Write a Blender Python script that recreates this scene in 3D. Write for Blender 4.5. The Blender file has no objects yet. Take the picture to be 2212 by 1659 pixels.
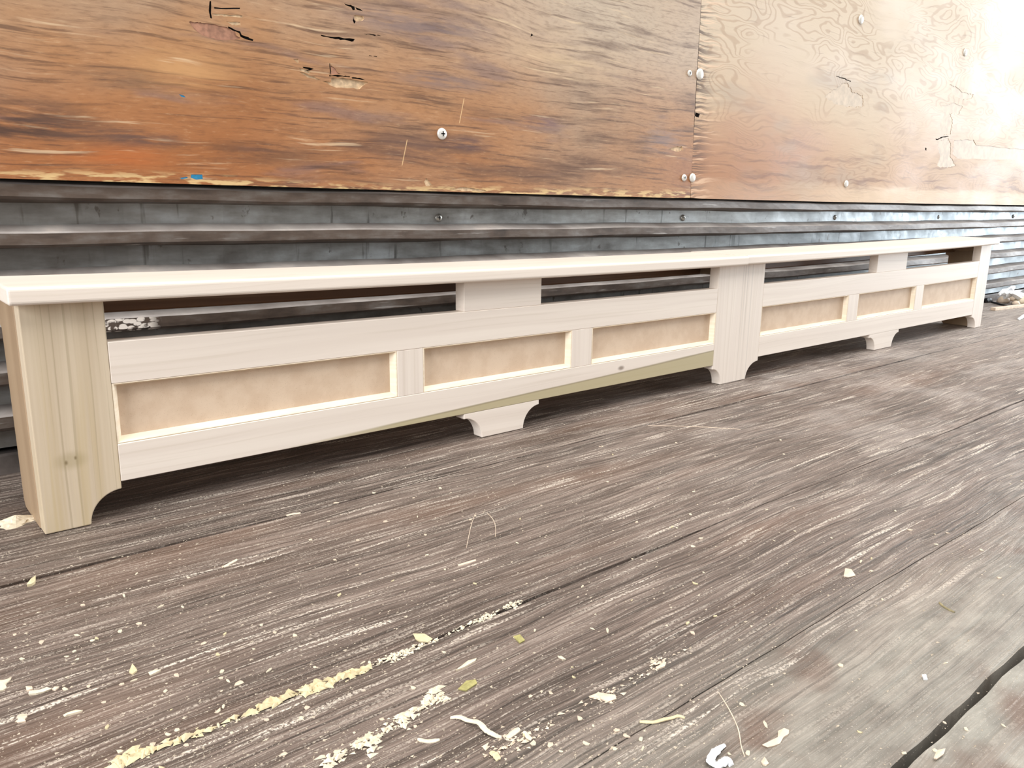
import bpy, bmesh, math, random
import numpy as np
from mathutils import Vector, Matrix
S = bpy.context.scene
COL = S.collection
rnd = random.Random(7)

# ------------------------------------------------------------------ camera
CX, CY, FPX = 1106.0, 829.5, 1736.065
CAM = Vector((0.12265419, -0.83120933, 0.31713085))
R_ = Vector((0.76377026, -0.64534628, 0.01353427))
U_ = Vector((0.13315643, 0.17803847, 0.97497265))
F_ = Vector((0.63160459, 0.74285294, -0.22191249))
cd = bpy.data.cameras.new('camera'); cam = bpy.data.objects.new('camera', cd); COL.objects.link(cam)
cam.matrix_world = Matrix(((R_.x, U_.x, -F_.x, CAM.x), (R_.y, U_.y, -F_.y, CAM.y), (R_.z, U_.z, -F_.z, CAM.z), (0, 0, 0, 1)))
cd.sensor_width = 36.0; cd.lens = FPX * 36.0 / 2212.0
cd.clip_start = 0.02; cd.clip_end = 50
S.camera = cam

def ray(px, py): return F_ + R_ * ((px - CX) / FPX) + U_ * ((CY - py) / FPX)
def onz(px, py, z=0.0):
    d = ray(px, py); return CAM + d * ((z - CAM.z) / d.z)
def ony(px, py, y):
    d = ray(px, py); return CAM + d * ((y - CAM.y) / d.y)

# ------------------------------------------------------------------ world, lights, exposure
w = bpy.data.worlds.new('world'); S.world = w; w.use_nodes = True
w.node_tree.nodes['Background'].inputs[0].default_value = (1.0, 0.985, 0.97, 1)
w.node_tree.nodes['Background'].inputs[1].default_value = 0.22

def area(name, loc, look, size, size_y, power, col, spread=180):
    l = bpy.data.lights.new(name, 'AREA'); l.shape = 'RECTANGLE'; l.size = size; l.size_y = size_y
    l.energy = power; l.color = col; l.spread = math.radians(spread)
    o = bpy.data.objects.new(name, l); COL.objects.link(o); o.location = loc
    o.rotation_euler = (Vector(look) - Vector(loc)).to_track_quat('-Z', 'Y').to_euler()
    return o
area('daylight_far_doorway', (6.2, -1.35, 1.0), (0, -1.2, 0.7), 2.0, 1.9, 152, (0.86, 0.94, 1.0))
area('daylight_translucent_roof', (1.5, -1.0, 2.5), (1.5, -0.9, 0), 5.0, 1.8, 84, (1.0, 0.985, 0.96))
area('daylight_near_doorway', (-2.6, -0.95, 1.2), (1.2, -0.3, 0.1), 1.5, 1.6, 95, (0.93, 0.97, 1.0))

S.view_settings.view_transform = 'Standard'; S.view_settings.look = 'None'
S.view_settings.gamma = 1.0; S.view_settings.use_curve_mapping = False
S.view_settings.exposure = 0.52

# ------------------------------------------------------------------ helpers
def new_obj(name, me, mats=(), parent=None):
    o = bpy.data.objects.new(name, me); COL.objects.link(o)
    for m in mats: me.materials.append(m)
    if parent: o.parent = parent
    return o
def bm_obj(name, bm, mats, parent=None, smooth=False):
    me = bpy.data.meshes.new(name); bmesh.ops.recalc_face_normals(bm, faces=bm.faces[:])
    bm.to_mesh(me); bm.free()
    if smooth:
        for p in me.polygons: p.use_smooth = True
    return new_obj(name, me, mats if isinstance(mats, (list, tuple)) else [mats], parent)
def empty(name, loc=(0, 0, 0), parent=None):
    o = bpy.data.objects.new(name, None); COL.objects.link(o); o.location = loc; o.empty_display_size = .05
    if parent: o.parent = parent
    return o
def tag(o, label=None, cat=None, group=None, kind=None):
    if label: o['label'] = label
    if cat: o['category'] = cat
    if group: o['group'] = group
    if kind: o['kind'] = kind
    return o
def prism(bm, loop, axis, a, b, mi=0):
    """extrude a closed loop of 2-D points between a and b along the axis"""
    def P(u, v, t):
        return {'x': (t, u, v), 'y': (u, t, v), 'z': (u, v, t)}[axis]
    va = [bm.verts.new(P(u, v, a)) for u, v in loop]; vb = [bm.verts.new(P(u, v, b)) for u, v in loop]
    n = len(loop); fs = [bm.faces.new(va), bm.faces.new(vb[::-1])]
    for i in range(n): fs.append(bm.faces.new((va[i], vb[i], vb[(i + 1) % n], va[(i + 1) % n])))
    for f in fs: f.material_index = mi
    return fs
def bevel(bm, w, seg=2, ang=30):
    bmesh.ops.recalc_face_normals(bm, faces=bm.faces[:])
    es = [e for e in bm.edges if len(e.link_faces) == 2 and e.calc_face_angle() > math.radians(ang)]
    bmesh.ops.bevel(bm, geom=es, offset=w, segments=seg, affect='EDGES', profile=.5, clamp_overlap=True)

# ------------------------------------------------------------------ node helper
class NT:
    def __init__(s, name):
        s.m = bpy.data.materials.new(name); s.m.use_nodes = True; s.t = s.m.node_tree
        s.b = s.t.nodes['Principled BSDF']
        g = s.t.nodes.new('ShaderNodeTexCoord'); s.co = g.outputs['Object']
        sp = s.t.nodes.new('ShaderNodeSeparateXYZ'); s.t.links.new(s.co, sp.inputs[0]); s.x, s.y, s.z = sp.outputs
    def _in(s, sock, v):
        if hasattr(v, 'links'): s.t.links.new(v, sock)
        elif v is not None:
            if sock.type == 'RGBA' and len(v) == 3: v = (*v, 1)
            sock.default_value = v
    def m2(s, op, a, b=None, c=None, clamp=False):
        n = s.t.nodes.new('ShaderNodeMath'); n.operation = op; n.use_clamp = clamp
        s._in(n.inputs[0], a)
        if b is not None: s._in(n.inputs[1], b)
        if c is not None: s._in(n.inputs[2], c)
        return n.outputs[0]
    def add(s, a, b): return s.m2('ADD', a, b)
    def sub(s, a, b): return s.m2('SUBTRACT', a, b)
    def mul(s, a, b): return s.m2('MULTIPLY', a, b)
    def mx(s, a, b): return s.m2('MAXIMUM', a, b)
    def mn(s, a, b): return s.m2('MINIMUM', a, b)
    def ss(s, v, lo, hi, a=0.0, b=1.0):
        n = s.t.nodes.new('ShaderNodeMapRange'); n.interpolation_type = 'SMOOTHSTEP'
        s._in(n.inputs[0], v); s._in(n.inputs[1], lo); s._in(n.inputs[2], hi); n.inputs[3].default_value = a; n.inputs[4].default_value = b
        return n.outputs[0]
    def vec(s, x=0., y=0., z=0.):
        n = s.t.nodes.new('ShaderNodeCombineXYZ')
        for i, v in enumerate((x, y, z)): s._in(n.inputs[i], v)
        return n.outputs[0]
    def noise(s, v, scale=1., detail=4., rough=.55, dist=0.):
        n = s.t.nodes.new('ShaderNodeTexNoise'); s._in(n.inputs['Vector'], v)
        n.inputs['Scale'].default_value = scale; n.inputs['Detail'].default_value = detail
        n.inputs['Roughness'].default_value = rough; n.inputs['Distortion'].default_value = dist
        return n.outputs[0]
    def voro(s, v, scale, rand=1.):
        n = s.t.nodes.new('ShaderNodeTexVoronoi'); s._in(n.inputs['Vector'], v)
        n.inputs['Scale'].default_value = scale; n.inputs['Randomness'].default_value = rand
        return n.outputs['Distance']
    def ramp(s, f, pts):
        n = s.t.nodes.new('ShaderNodeValToRGB'); s._in(n.inputs[0], f)
        el = n.color_ramp.elements
        while len(el) < len(pts): el.new(.5)
        for e, (p, c) in zip(el, pts): e.position = p; e.color = (*c, 1)
        return n.outputs[0]
    def mix(s, f, a, b, mode='MIX'):
        n = s.t.nodes.new('ShaderNodeMix'); n.data_type = 'RGBA'; n.blend_type = mode; n.clamp_factor = True
        s._in(n.inputs[0], f); s._in(n.inputs[6], a); s._in(n.inputs[7], b); return n.outputs[2]
    def near(s, x0, y0, r0, r1, sx=1., sy=1., ya=None):
        """soft blob mask round (x0,y0)"""
        ya = ya or s.y
        a = s.mul(s.sub(s.x, x0), sx); b = s.mul(s.sub(ya, y0), sy)
        return s.ss(s.m2('SQRT', s.add(s.mul(a, a), s.mul(b, b))), r0, r1, 1., 0.)
    def fin(s, color, rough=.6, bump=None, bd=.001, strength=1., spec=.5, metal=0.):
        s._in(s.b.inputs['Base Color'], color); s._in(s.b.inputs['Roughness'], rough)
        s.b.inputs['Specular IOR Level'].default_value = spec; s._in(s.b.inputs['Metallic'], metal)
        if bump is not None:
            n = s.t.nodes.new('ShaderNodeBump'); n.inputs['Strength'].default_value = strength
            n.inputs['Distance'].default_value = bd; s._in(n.inputs['Height'], bump)
            s.t.links.new(n.outputs[0], s.b.inputs['Normal'])
        return s.m

def sr(r, g, b):
    f = lambda c: (c / 255 / 12.92) if c / 255 <= .04045 else ((c / 255 + .055) / 1.055) ** 2.4
    return (f(r), f(g), f(b))

def plain(name, col, rough=.6, var=.12, scale=60, spec=.4, metal=0., bd=.0004):
    n = NT(name); k = n.noise(n.co, scale, 4)
    c2 = tuple(max(0, c * (1 - var * 2)) for c in col)
    return n.fin(n.mix(n.ss(k, .3, .7), c2, col), rough, k, bd, .5, spec, metal)

# ------------------------------------------------------------------ materials: floor
def floor_mat(name, seed, tone=1.0, smooth=0.0):
    n = NT(name)
    wob = n.noise(n.vec(n.mul(n.x, 1.6), n.mul(n.y, 4.), seed), 1., 3)
    wob2 = n.noise(n.vec(n.mul(n.x, 9.), n.mul(n.y, 22.), seed + 5), 1., 2)
    yy = n.add(n.y, n.add(n.mul(n.sub(wob, .5), .055), n.mul(n.sub(wob2, .5), .006)))
    fine = n.noise(n.vec(n.mul(n.x, 11.), n.mul(yy, 480.), seed), 1., 5, .62)
    med = n.noise(n.vec(n.mul(n.x, 3.), n.mul(yy, 95.), seed + 3), 1., 4, .6)
    broad = n.noise(n.vec(n.mul(n.x, 2.2), n.mul(yy, 15.), seed + 9), 1., 3)
    patch = n.noise(n.vec(n.mul(n.x, 3.5), n.mul(n.y, 8.), seed + 20), 1., 3)
    vf = n.noise(n.vec(n.mul(n.x, 26.), n.mul(yy, 1100.), seed + 70), 1., 4, .7)
    v = n.add(n.add(n.mul(fine, .44), n.mul(vf, .22)), n.add(n.mul(med, .26), n.mul(broad, .12)))
    t = tone
    col = n.ramp(v, [(.36, tuple(c * t for c in sr(30, 23, 20))), (.46, tuple(c * t for c in sr(76, 64, 56))),
                     (.56, tuple(c * t for c in sr(120, 104, 94))), (.66, tuple(c * t for c in sr(166, 150, 138)))])
    warm = n.ss(n.noise(n.vec(n.mul(n.x, 2.), n.mul(n.y, 9.), seed + 31), 1., 2), .5, .72)
    col = n.mix(n.mul(warm, .30), col, sr(128, 92, 68))
    # grey-green smooth worn area near the camera-side joint
    gg = n.mul(n.ss(n.add(n.y, n.mul(n.sub(patch, .5), .12)), -.50, -.63), .8) if smooth == 0 else n.ss(patch, .1, .5)
    gcol = n.ramp(n.noise(n.vec(n.mul(n.x, 30.), n.mul(n.y, 60.), seed), 1., 5), [(.3, sr(122, 118, 108)), (.7, sr(172, 168, 156))])
    gcol = n.mix(n.ss(n.noise(n.vec(n.x, n.y, 7.), 9., 3), .52, .66), gcol, sr(116, 96, 82))
    col = n.mix(n.mul(gg, .75 if smooth == 0 else .85), col, gcol)
    rev = n.sub(1., n.mul(gg, .8))
    crack = n.mul(n.ss(n.noise(n.vec(n.mul(n.x, 4.), n.mul(yy, 260.), seed + 90), 1., 3, .6), .62, .70), rev)
    col = n.mix(n.mul(crack, .6), col, sr(30, 24, 21))
    # pale sawdust lying in the grain
    d1 = n.mx(n.ss(n.noise(n.vec(n.mul(n.x, 9.), n.mul(yy, 210.), seed + 40), 1., 4, .6), .54, .64), n.mul(n.ss(n.noise(n.vec(n.mul(n.x, 16.), n.mul(yy, 560.), seed + 44), 1., 4, .6), .55, .64), .7))
    d2 = n.ss(n.noise(n.vec(n.mul(n.x, 2.), n.mul(yy, 45.), seed + 50), 1., 3), .48, .68)
    grit = n.noise(n.co, 420., 3, .7)
    dust = n.mul(n.mul(d1, n.ss(grit, .40, .56)), n.add(.42, n.mul(d2, .9)))
    spk = n.mul(n.ss(n.noise(n.co, 700., 2, .6), .62, .70), n.ss(patch, .35, .65, .25, 1.))
    crumbs = n.mul(n.ss(n.voro(n.co, 260.), .16, .08), n.ss(n.noise(n.co, 60., 3), .55, .66))
    dd = n.mx(n.mul(dust, rev), n.mx(n.mul(spk, .6), n.mul(crumbs, .35)))
    # dusty film toward the cover front, and far-right floor reflection painted in
    film_glare = n.mul(n.ss(n.noise(n.vec(n.mul(n.x, 6.), n.mul(n.y, 10.), 3.), 1., 4), .44, .66), n.mul(n.ss(n.x, .55, 1.6), .55))
    film_glare = n.mx(film_glare, n.mul(n.ss(n.x, 1.5, 2.8), n.mul(n.ss(n.y, -.45, -.05), .7)))  # pale doorway reflection at the right end, put into the colour
    col = n.mix(n.mul(film_glare, n.mul(n.ss(grit, .3, .6, .5, 1.), n.ss(fine, .34, .56, .25, 1.))), col, sr(190, 180, 172))
    col = n.mix(dd, col, sr(228, 214, 198))
    h = n.add(n.mul(n.mul(n.add(fine, n.mul(vf, .4)), 1.), rev), n.add(n.mul(med, .8), n.mul(dd, .35)))
    return n.fin(col, n.ss(v, .3, .7, .42, .62), h, .0011, .9, .5)
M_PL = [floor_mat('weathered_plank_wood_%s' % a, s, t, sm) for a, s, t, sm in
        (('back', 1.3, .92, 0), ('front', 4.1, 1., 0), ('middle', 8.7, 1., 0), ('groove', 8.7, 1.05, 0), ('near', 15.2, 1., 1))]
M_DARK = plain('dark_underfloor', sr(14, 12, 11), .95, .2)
M_DUST = plain('sawdust_grain', sr(204, 188, 166), .8, .12, 300)
M_CHIP = plain('pale_wood_shaving', sr(234, 220, 194), .7, .08, 300)
M_CHIPY = plain('yellow_wood_shaving', sr(224, 208, 168), .7, .1, 300)
M_CHIPG = plain('olive_wood_chip', sr(178, 170, 110), .7, .15, 300)
M_WHITE = plain('white_plastic', sr(238, 240, 242), .35, .04, 80)
M_CREAM = plain('cream_wood_chip', sr(236, 214, 190), .6, .1, 80)
M_BLACKP = plain('black_rubber', sr(18, 17, 18), .5, .2, 80)
M_TWIG = plain('grey_twig_bark', sr(150, 138, 104), .7, .2, 200)

# ------------------------------------------------------------------ materials: steel
def steel(name, kind):
    n = NT(name)
    k = n.noise(n.co, 16., 6, .6); k2 = n.noise(n.vec(n.mul(n.x, 22.), n.y, n.mul(n.z, 90.)), 1., 4)
    fine = n.noise(n.co, 220., 3)
    drip = n.noise(n.vec(n.mul(n.x, 55.), 0., n.mul(n.z, 7.)), 1., 3)
    if kind == 'flat':
        col = n.ramp(n.add(n.mul(k, .6), n.mul(k2, .4)), [(.32, sr(104, 101, 97)), (.52, sr(146, 146, 143)), (.7, sr(178, 181, 182))])
        col = n.mix(n.mul(n.ss(drip, .60, .68), .75), col, sr(62, 56, 50))
        vert = n.ss(n.noise(n.vec(n.mul(n.x, 16.), 3., n.mul(n.z, 1.2)), 1., 1), .635, .65)
        col = n.mix(n.mul(vert, .12), col, sr(70, 66, 62))
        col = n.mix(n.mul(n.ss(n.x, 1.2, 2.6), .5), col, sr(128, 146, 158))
        drg = n.noise(n.vec(n.mul(n.x, 38.), 9., n.mul(n.z, 28.)), 1., 4)
        col = n.mix(n.mul(n.ss(drg, .63, .67), .7), col, sr(72, 62, 54))
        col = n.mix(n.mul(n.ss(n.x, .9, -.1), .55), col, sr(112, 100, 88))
        return n.fin(col, n.ss(k, .3, .7, .38, .58), k2, .0006, .5, .5, .35)
    if kind == 'face':
        col = n.ramp(n.add(n.mul(k, .5), n.mul(k2, .5)), [(.3, sr(52, 42, 36)), (.5, sr(90, 76, 66)), (.62, sr(108, 99, 92)), (.75, sr(140, 138, 136))])
        scr = n.ss(n.noise(n.vec(n.mul(n.x, 10.), 2., n.mul(n.z, 160.)), 1., 4), .62, .7)
        col = n.mix(n.mul(scr, .6), col, sr(170, 164, 158))
        # flaking white paint on the rib seen through the left slot
        p0, p1 = ony(232, 690, .1985), ony(352, 690, .1985)
        box = n.mul(n.mul(n.ss(n.x, p0.x - .06, p0.x - .03), n.ss(n.x, p1.x, p1.x - .02)), n.ss(n.z, .20, .19))
        box = n.mul(box, n.ss(n.z, .14, .145))
        bl = n.ss(n.voro(n.vec(n.mul(n.x, .55), n.y, n.z), 190.), .62, .52)
        bl = n.mul(bl, n.ss(n.noise(n.co, 60., 3), .38, .46))
        col = n.mix(n.mul(box, bl), col, sr(236, 224, 212))
        return n.fin(col, .5, k2, .0006, .5, .45, .15)
    col = n.ramp(n.noise(n.vec(n.mul(n.x, 14.), n.y, n.mul(n.z, 50.)), 1., 5), [(.3, sr(112, 102, 96)), (.6, sr(150, 142, 136)), (.8, sr(186, 172, 162))])
    return n.fin(col, .6, fine, .0003, .4, .5, .1)
M_ST = [steel('galvanised_steel', 'flat'), steel('scuffed_rib_face', 'face'), steel('dusty_rib_top', 'ledge')]
M_BASE = plain('dull_base_rail', sr(112, 102, 96), .6, .25, 30, .4, .2)

# ------------------------------------------------------------------ materials: plywood
YP0 = .1917
def ply_left():
    n = NT('worn_plywood_veneer')
    wob = n.noise(n.vec(n.mul(n.x, 2.), 0., n.mul(n.z, 5.)), 1., 3)
    zz = n.add(n.add(n.z, n.mul(n.sub(wob, .5), .05)), n.mul(n.x, .012))
    g1 = n.noise(n.vec(n.mul(n.x, 8.), 1., n.mul(zz, 190.)), 1., 5, .62)
    g2 = n.noise(n.vec(n.mul(n.x, 3.2), 4., n.mul(zz, 42.)), 1., 5, .6)
    g3 = n.noise(n.vec(n.mul(n.x, 1.8), 7., n.mul(zz, 9.)), 1., 4, .6)
    cl = n.noise(n.vec(n.mul(n.x, 3.), 2., n.mul(n.z, 5.)), 1., 4, .55)
    base = n.ramp(cl, [(.3, sr(146, 98, 60)), (.48, sr(166, 122, 84)), (.62, sr(162, 130, 102)), (.78, sr(172, 148, 124))])
    # more orange low on the left, greyer high up
    low = n.mul(n.ss(n.z, .52, .34), n.ss(n.x, 1.1, .35, .25, 1.))
    base = n.mix(n.mul(low, .75), base, sr(150, 90, 48))
    hi = n.mul(n.ss(n.z, .44, .60), n.ss(n.x, .45, 1.2))
    base = n.mix(n.mul(hi, .7), base, sr(186, 171, 152))
    st = n.ss(n.add(n.mul(g2, .5), n.mul(g3, .5)), .49, .62)
    base = n.mix(n.mul(st, .66), base, sr(88, 64, 52))
    pur = n.ss(n.noise(n.vec(n.mul(n.x, 4.), 12., n.mul(zz, 26.)), 1., 3), .58, .70)
    base = n.mix(n.mul(pur, .5), base, sr(104, 88, 92))
    base = n.mix(n.mul(n.mul(n.ss(g1, .50, .64), n.ss(g2, .36, .52)), .62), base, sr(76, 50, 38))
    mot = n.noise(n.vec(n.mul(n.x, 60.), 5., n.mul(zz, 300.)), 1., 4, .65)
    base = n.mix(n.mul(n.ss(mot, .48, .68), .30), base, sr(92, 62, 44))
    base = n.mix(n.mul(n.ss(mot, .45, .28), .22), base, sr(214, 178, 138))
    smk = n.ss(n.noise(n.vec(n.mul(n.x, 9.), 31., n.mul(zz, 70.)), 1., 5, .65), .36, .58)
    for (a, b, rx, rz, c_, k_) in ((40, 240, .075, .018, (70, 52, 46), .75), (130, 285, .10, .016, (72, 56, 52), .7), (320, 300, .05, .012, (78, 62, 60), .65), (20, 275, .06, .012, (60, 44, 38), .7),
                                   (270, 170, .06, .014, (92, 72, 60), .5), (560, 330, .12, .016, (84, 58, 44), .6), (900, 320, .12, .022, (88, 64, 58), .6), (1010, 310, .05, .012, (74, 56, 62), .75),
                                   (960, 175, .10, .014, (110, 96, 98), .6), (900, 55, .14, .022, (116, 102, 104), .6), (1250, 360, .16, .022, (92, 62, 46), .65), (1430, 300, .07, .03, (128, 116, 118), .5), (1180, 265, .06, .01, (100, 80, 92), .6)):
        p = ony(a, b, YP0)
        base = n.mix(n.mul(n.mul(n.near(p.x, p.z, .25, 1.3, 1 / rx, 1 / rz, n.z), smk), k_), base, sr(*c_))
    for (a, b, rx, rz, c_, k_) in ((400, 150, .07, .03, (196, 150, 100), .6), (250, 340, .06, .014, (178, 96, 44), .7), (1230, 130, .12, .04, (206, 178, 140), .5), (1000, 310, .0, .0, None, 0)):
        if not c_: continue
        p = ony(a, b, YP0)
        base = n.mix(n.mul(n.mul(n.near(p.x, p.z, .0, 1.5, 1 / rx, 1 / rz, n.z), n.ss(g2, .62, .38)), k_), base, sr(*c_))
    lt = n.mul(n.ss(n.noise(n.vec(n.mul(n.x, 7.), 20., n.mul(zz, 120.)), 1., 4), .60, .72), .5)
    base = n.mix(lt, base, sr(222, 196, 160))
    # frayed pale lower edge
    fr = n.mul(n.ss(n.add(n.z, n.mul(n.sub(g3, .5), .03)), .345, .333), n.ss(n.noise(n.vec(n.mul(n.x, 30.), 3., n.mul(n.z, 160.)), 1., 3), .46, .58))
    base = n.mix(n.mul(fr, .8), base, sr(214, 184, 132))
    # two chalky scratches
    for (a, b, c2, d) in ((868, 360, 880, 300), (1003, 210, 992, 268)):
        p, q = ony(a, b, .1917), ony(c2, d, .1917)
        dx = n.sub(n.x, n.add(p.x, n.mul(n.sub(n.z, p.z), (q.x - p.x) / (q.z - p.z))))
        m = n.mul(n.ss(n.m2('ABSOLUTE', dx), .0009, .0004), n.mul(n.ss(n.z, min(p.z, q.z), min(p.z, q.z) + .003), n.ss(n.z, max(p.z, q.z), max(p.z, q.z) - .003)))
        base = n.mix(n.mul(m, .7), base, sr(226, 190, 140))
    h = n.add(n.mul(g1, .5), n.mul(g2, .5))
    return n.fin(base, n.ss(cl, .3, .7, .50, .66), h, .0006, .7, .35)
def ply_right():
    n = NT('fir_plywood_veneer')
    wx = n.noise(n.vec(n.mul(n.x, 5.), 0., n.mul(n.z, 12.)), 1., 3)
    zz = n.add(n.z, n.mul(n.sub(wx, .5), .05))
    cont = n.noise(n.vec(n.mul(n.x, 3.4), 5., n.mul(zz, 13.)), 1., 2.2, .5, .5)
    rings = n.m2('SINE', n.mul(cont, 118.))
    g1 = n.noise(n.vec(n.mul(n.x, 7.), 1., n.mul(zz, 190.)), 1., 5, .62)
    g2 = n.noise(n.vec(n.mul(n.x, 4.), 4., n.mul(zz, 60.)), 1., 5, .6)
    cl = n.noise(n.vec(n.mul(n.x, 2.6), 2., n.mul(n.z, 6.)), 1., 4, .55)
    base = n.ramp(cl, [(.3, sr(172, 132, 94)), (.5, sr(184, 150, 114)), (.7, sr(192, 166, 136))])
    low = n.mul(n.ss(n.add(n.z, n.mul(n.sub(cl, .5), .2)), .55, .37), n.ss(n.x, 2.3, 1.5, .3, 1.))
    base = n.mix(n.mul(low, .75), base, sr(154, 98, 60))
    base = n.mix(n.mul(n.ss(n.add(n.z, n.mul(n.sub(cl, .5), .25)), .42, .66), .75), base, sr(198, 182, 160))
    base = n.mix(n.mul(n.ss(n.noise(n.vec(n.mul(n.x, 3.), 33., n.mul(n.z, 9.)), 1., 3), .54, .68), .4), base, sr(150, 138, 124))
    msk = n.ss(n.noise(n.vec(n.mul(n.x, 2.5), 9., n.mul(n.z, 5.)), 1., 2), .36, .52)
    base = n.mix(n.mul(n.mul(n.ss(rings, .2, .95), msk), .36), base, sr(142, 104, 72))
    dk = n.mul(n.ss(g2, .52, .66), n.ss(n.z, .55, .36, .12, 1.))
    base = n.mix(n.mul(dk, .65), base, sr(112, 74, 54))
    base = n.mix(n.mul(n.ss(g1, .58, .7), .35), base, sr(96, 66, 50))
    # splintered left margin and worn lower band
    ed = n.mul(n.ss(n.add(n.x, n.mul(n.sub(g1, .5), .1)), 1.53, 1.45), n.ss(g1, .5, .56))
    base = n.mix(n.mul(ed, .8), base, sr(66, 44, 38))
    ed2 = n.mul(n.ss(n.x, 1.56, 1.45), n.ss(g1, .46, .40))
    base = n.mix(n.mul(ed2, .6), base, sr(232, 196, 164))
    fr = n.mul(n.ss(n.add(n.z, n.mul(n.sub(g2, .5), .05)), .375, .352), n.ss(n.x, 1.7, 2.2, .3, 1.))
    base = n.mix(n.mul(fr, .6), base, sr(214, 190, 160))
    h = n.add(n.mul(g1, .6), n.mul(g2, .5))
    return n.fin(base, n.ss(cl, .3, .7, .50, .66), h, .0007, .8, .30)
M_PLYL, M_PLYR = ply_left(), ply_right()
M_TEARP = plain('exposed_pale_ply', sr(212, 182, 146), .7, .2, 130)
M_TEARR = plain('exposed_red_ply', sr(168, 122, 98), .75, .22, 120)
M_TEARD = plain('open_split_dark', sr(34, 24, 20), .9, .2, 120)
M_BLUE = plain('blue_paint_fleck', sr(38, 122, 160), .5, .15, 200)
M_TAPE = plain('scraped_blonde_ply', sr(196, 174, 148), .6, .12, 60)
M_SCREW = plain('white_painted_screw', sr(226, 222, 214), .35, .08, 200, .5, .2)
M_ZINC = plain('zinc_screw', sr(176, 172, 164), .35, .2, 300, .5, .7)

# ------------------------------------------------------------------ materials: poplar and board
def poplar(name, axis, seed=0., warm=0., green=None, streak=.14):
    n = NT(name)
    if axis == 'x': L, T = n.x, n.z
    elif axis == 'z': L, T = n.z, n.x
    wob = n.noise(n.vec(n.mul(L, 1.5), n.mul(T, 8.), seed), 1., 2)
    tt = n.add(T, n.mul(n.sub(wob, .5), .03))
    g = n.noise(n.vec(n.mul(L, 2.5), n.mul(tt, 210.), n.add(n.mul(n.y, 40.), seed)), 1., 4)
    g2 = n.noise(n.vec(n.mul(L, 1.2), n.mul(tt, 62.), n.add(n.mul(n.y, 15.), seed + 3)), 1., 3)
    pore = n.noise(n.vec(n.mul(L, 40.), n.mul(tt, 900.), seed), 1., 2)
    A, B = sr(225, 211, 198), sr(232, 219, 206)
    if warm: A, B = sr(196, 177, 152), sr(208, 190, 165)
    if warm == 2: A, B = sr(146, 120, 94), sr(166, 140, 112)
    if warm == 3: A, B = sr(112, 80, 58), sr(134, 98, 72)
    col = n.mix(n.ss(g2, .35, .65), A, B)
    col = n.mix(n.mul(n.ss(g, .52, .66), streak), col, sr(178, 160, 132))
    if green == 'stile':
        gm = n.ss(n.noise(n.vec(n.mul(L, 1.4), n.mul(tt, 60.), 5.), 1., 3), .42, .6)
        lowm = n.ss(n.z, .19, .07, .15, 1.)
        col = n.mix(n.mul(n.mul(gm, lowm), .6), col, sr(190, 168, 126))
        lines = n.ss(n.noise(n.vec(n.mul(L, 1.2), n.mul(tt, 240.), 8.), 1., 2), .56, .66)
        col = n.mix(n.mul(lines, .38), col, sr(150, 134, 104))
        for (a, b, r) in ((143, 1000, .0022), (163, 989, .0018)):
            p = ony(a, b, 0.)
            col = n.mix(n.mul(n.near(p.x, p.z, r * .1, r * 1.3, 1.3, .8, n.z), .75), col, sr(92, 72, 46))
        p = ony(153, 995, 0.)
        col = n.mix(n.mul(n.near(p.x, p.z, .003, .012, .6, 1., n.z), .35), col, sr(140, 124, 80))
    if green == 'rail':
        p, q = ony(700, 948, 0.), ony(1538, 757, 0.)
        ln = n.add(p.z, n.mul(n.sub(n.x, p.x), (q.z - p.z) / (q.x - p.x)))
        d = n.add(n.sub(ln, n.z), n.mul(n.sub(g2, .5), .004))
        gm = n.mul(n.ss(d, -.0008, .0022), n.ss(n.x, p.x - .12, p.x + .12))
        col = n.mix(n.mul(gm, .8), col, sr(170, 156, 112))
        edge = n.mul(n.ss(n.m2('ABSOLUTE', n.sub(d, .0015)), .0018, .0003), n.ss(n.x, p.x, p.x + .2))
        col = n.mix(n.mul(edge, .45), col, sr(120, 104, 78))
        k = ony(1341.7, 795, 0.)
        col = n.mix(n.mul(n.near(k.x, k.z, .0012, .005, .5, 1., n.z), .7), col, sr(104, 82, 66))
    if green == 'mid':
        lines = n.ss(n.noise(n.vec(n.mul(L, .5), n.mul(T, 150.), 18.), 1., 2), .5, .62)
        cen = n.ss(n.m2('ABSOLUTE', n.sub(T, 1.375)), .04, .0)
        col = n.mix(n.mul(n.mul(lines, cen), .5), col, sr(160, 148, 138))
    return n.fin(col, .5, n.add(g, n.mul(pore, .5)), .00015, .35, .35)
M_PX = poplar('poplar_rail', 'x', 0.)
M_PXG = poplar('poplar_rail_green_heart', 'x', 4., green='rail')
M_PXC = poplar('poplar_cap', 'x', 9., streak=.12)
M_PZL = poplar('poplar_stile_green', 'z', 2., warm=1, green='stile')
M_PZM = poplar('poplar_stile_striped', 'z', 6., green='mid')
M_PZ = poplar('poplar_stile', 'z', 11.)
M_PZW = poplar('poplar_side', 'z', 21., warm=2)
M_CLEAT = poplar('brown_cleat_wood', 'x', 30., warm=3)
def mould():
    n = NT('pale_moulding_wood'); g = n.noise(n.vec(n.mul(n.x, 10.), n.mul(n.z, 200.), 3.), 1., 3)
    return n.fin(n.mix(n.ss(g, .4, .6), sr(234, 216, 190), sr(240, 225, 202)), .5, g, .0001, .3, .35)
M_MOULD = mould()
def mdf():
    n = NT('brown_fibreboard'); k = n.noise(n.co, 40., 5, .6); s = n.noise(n.co, 900., 2)
    c = n.mix(n.ss(k, .35, .65), sr(208, 182, 156), sr(217, 193, 168))
    return n.fin(n.mix(n.mul(n.ss(s, .62, .7), .25), c, sr(160, 130, 98)), .65, s, .0001, .3, .3)
M_MDF = mdf()

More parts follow.
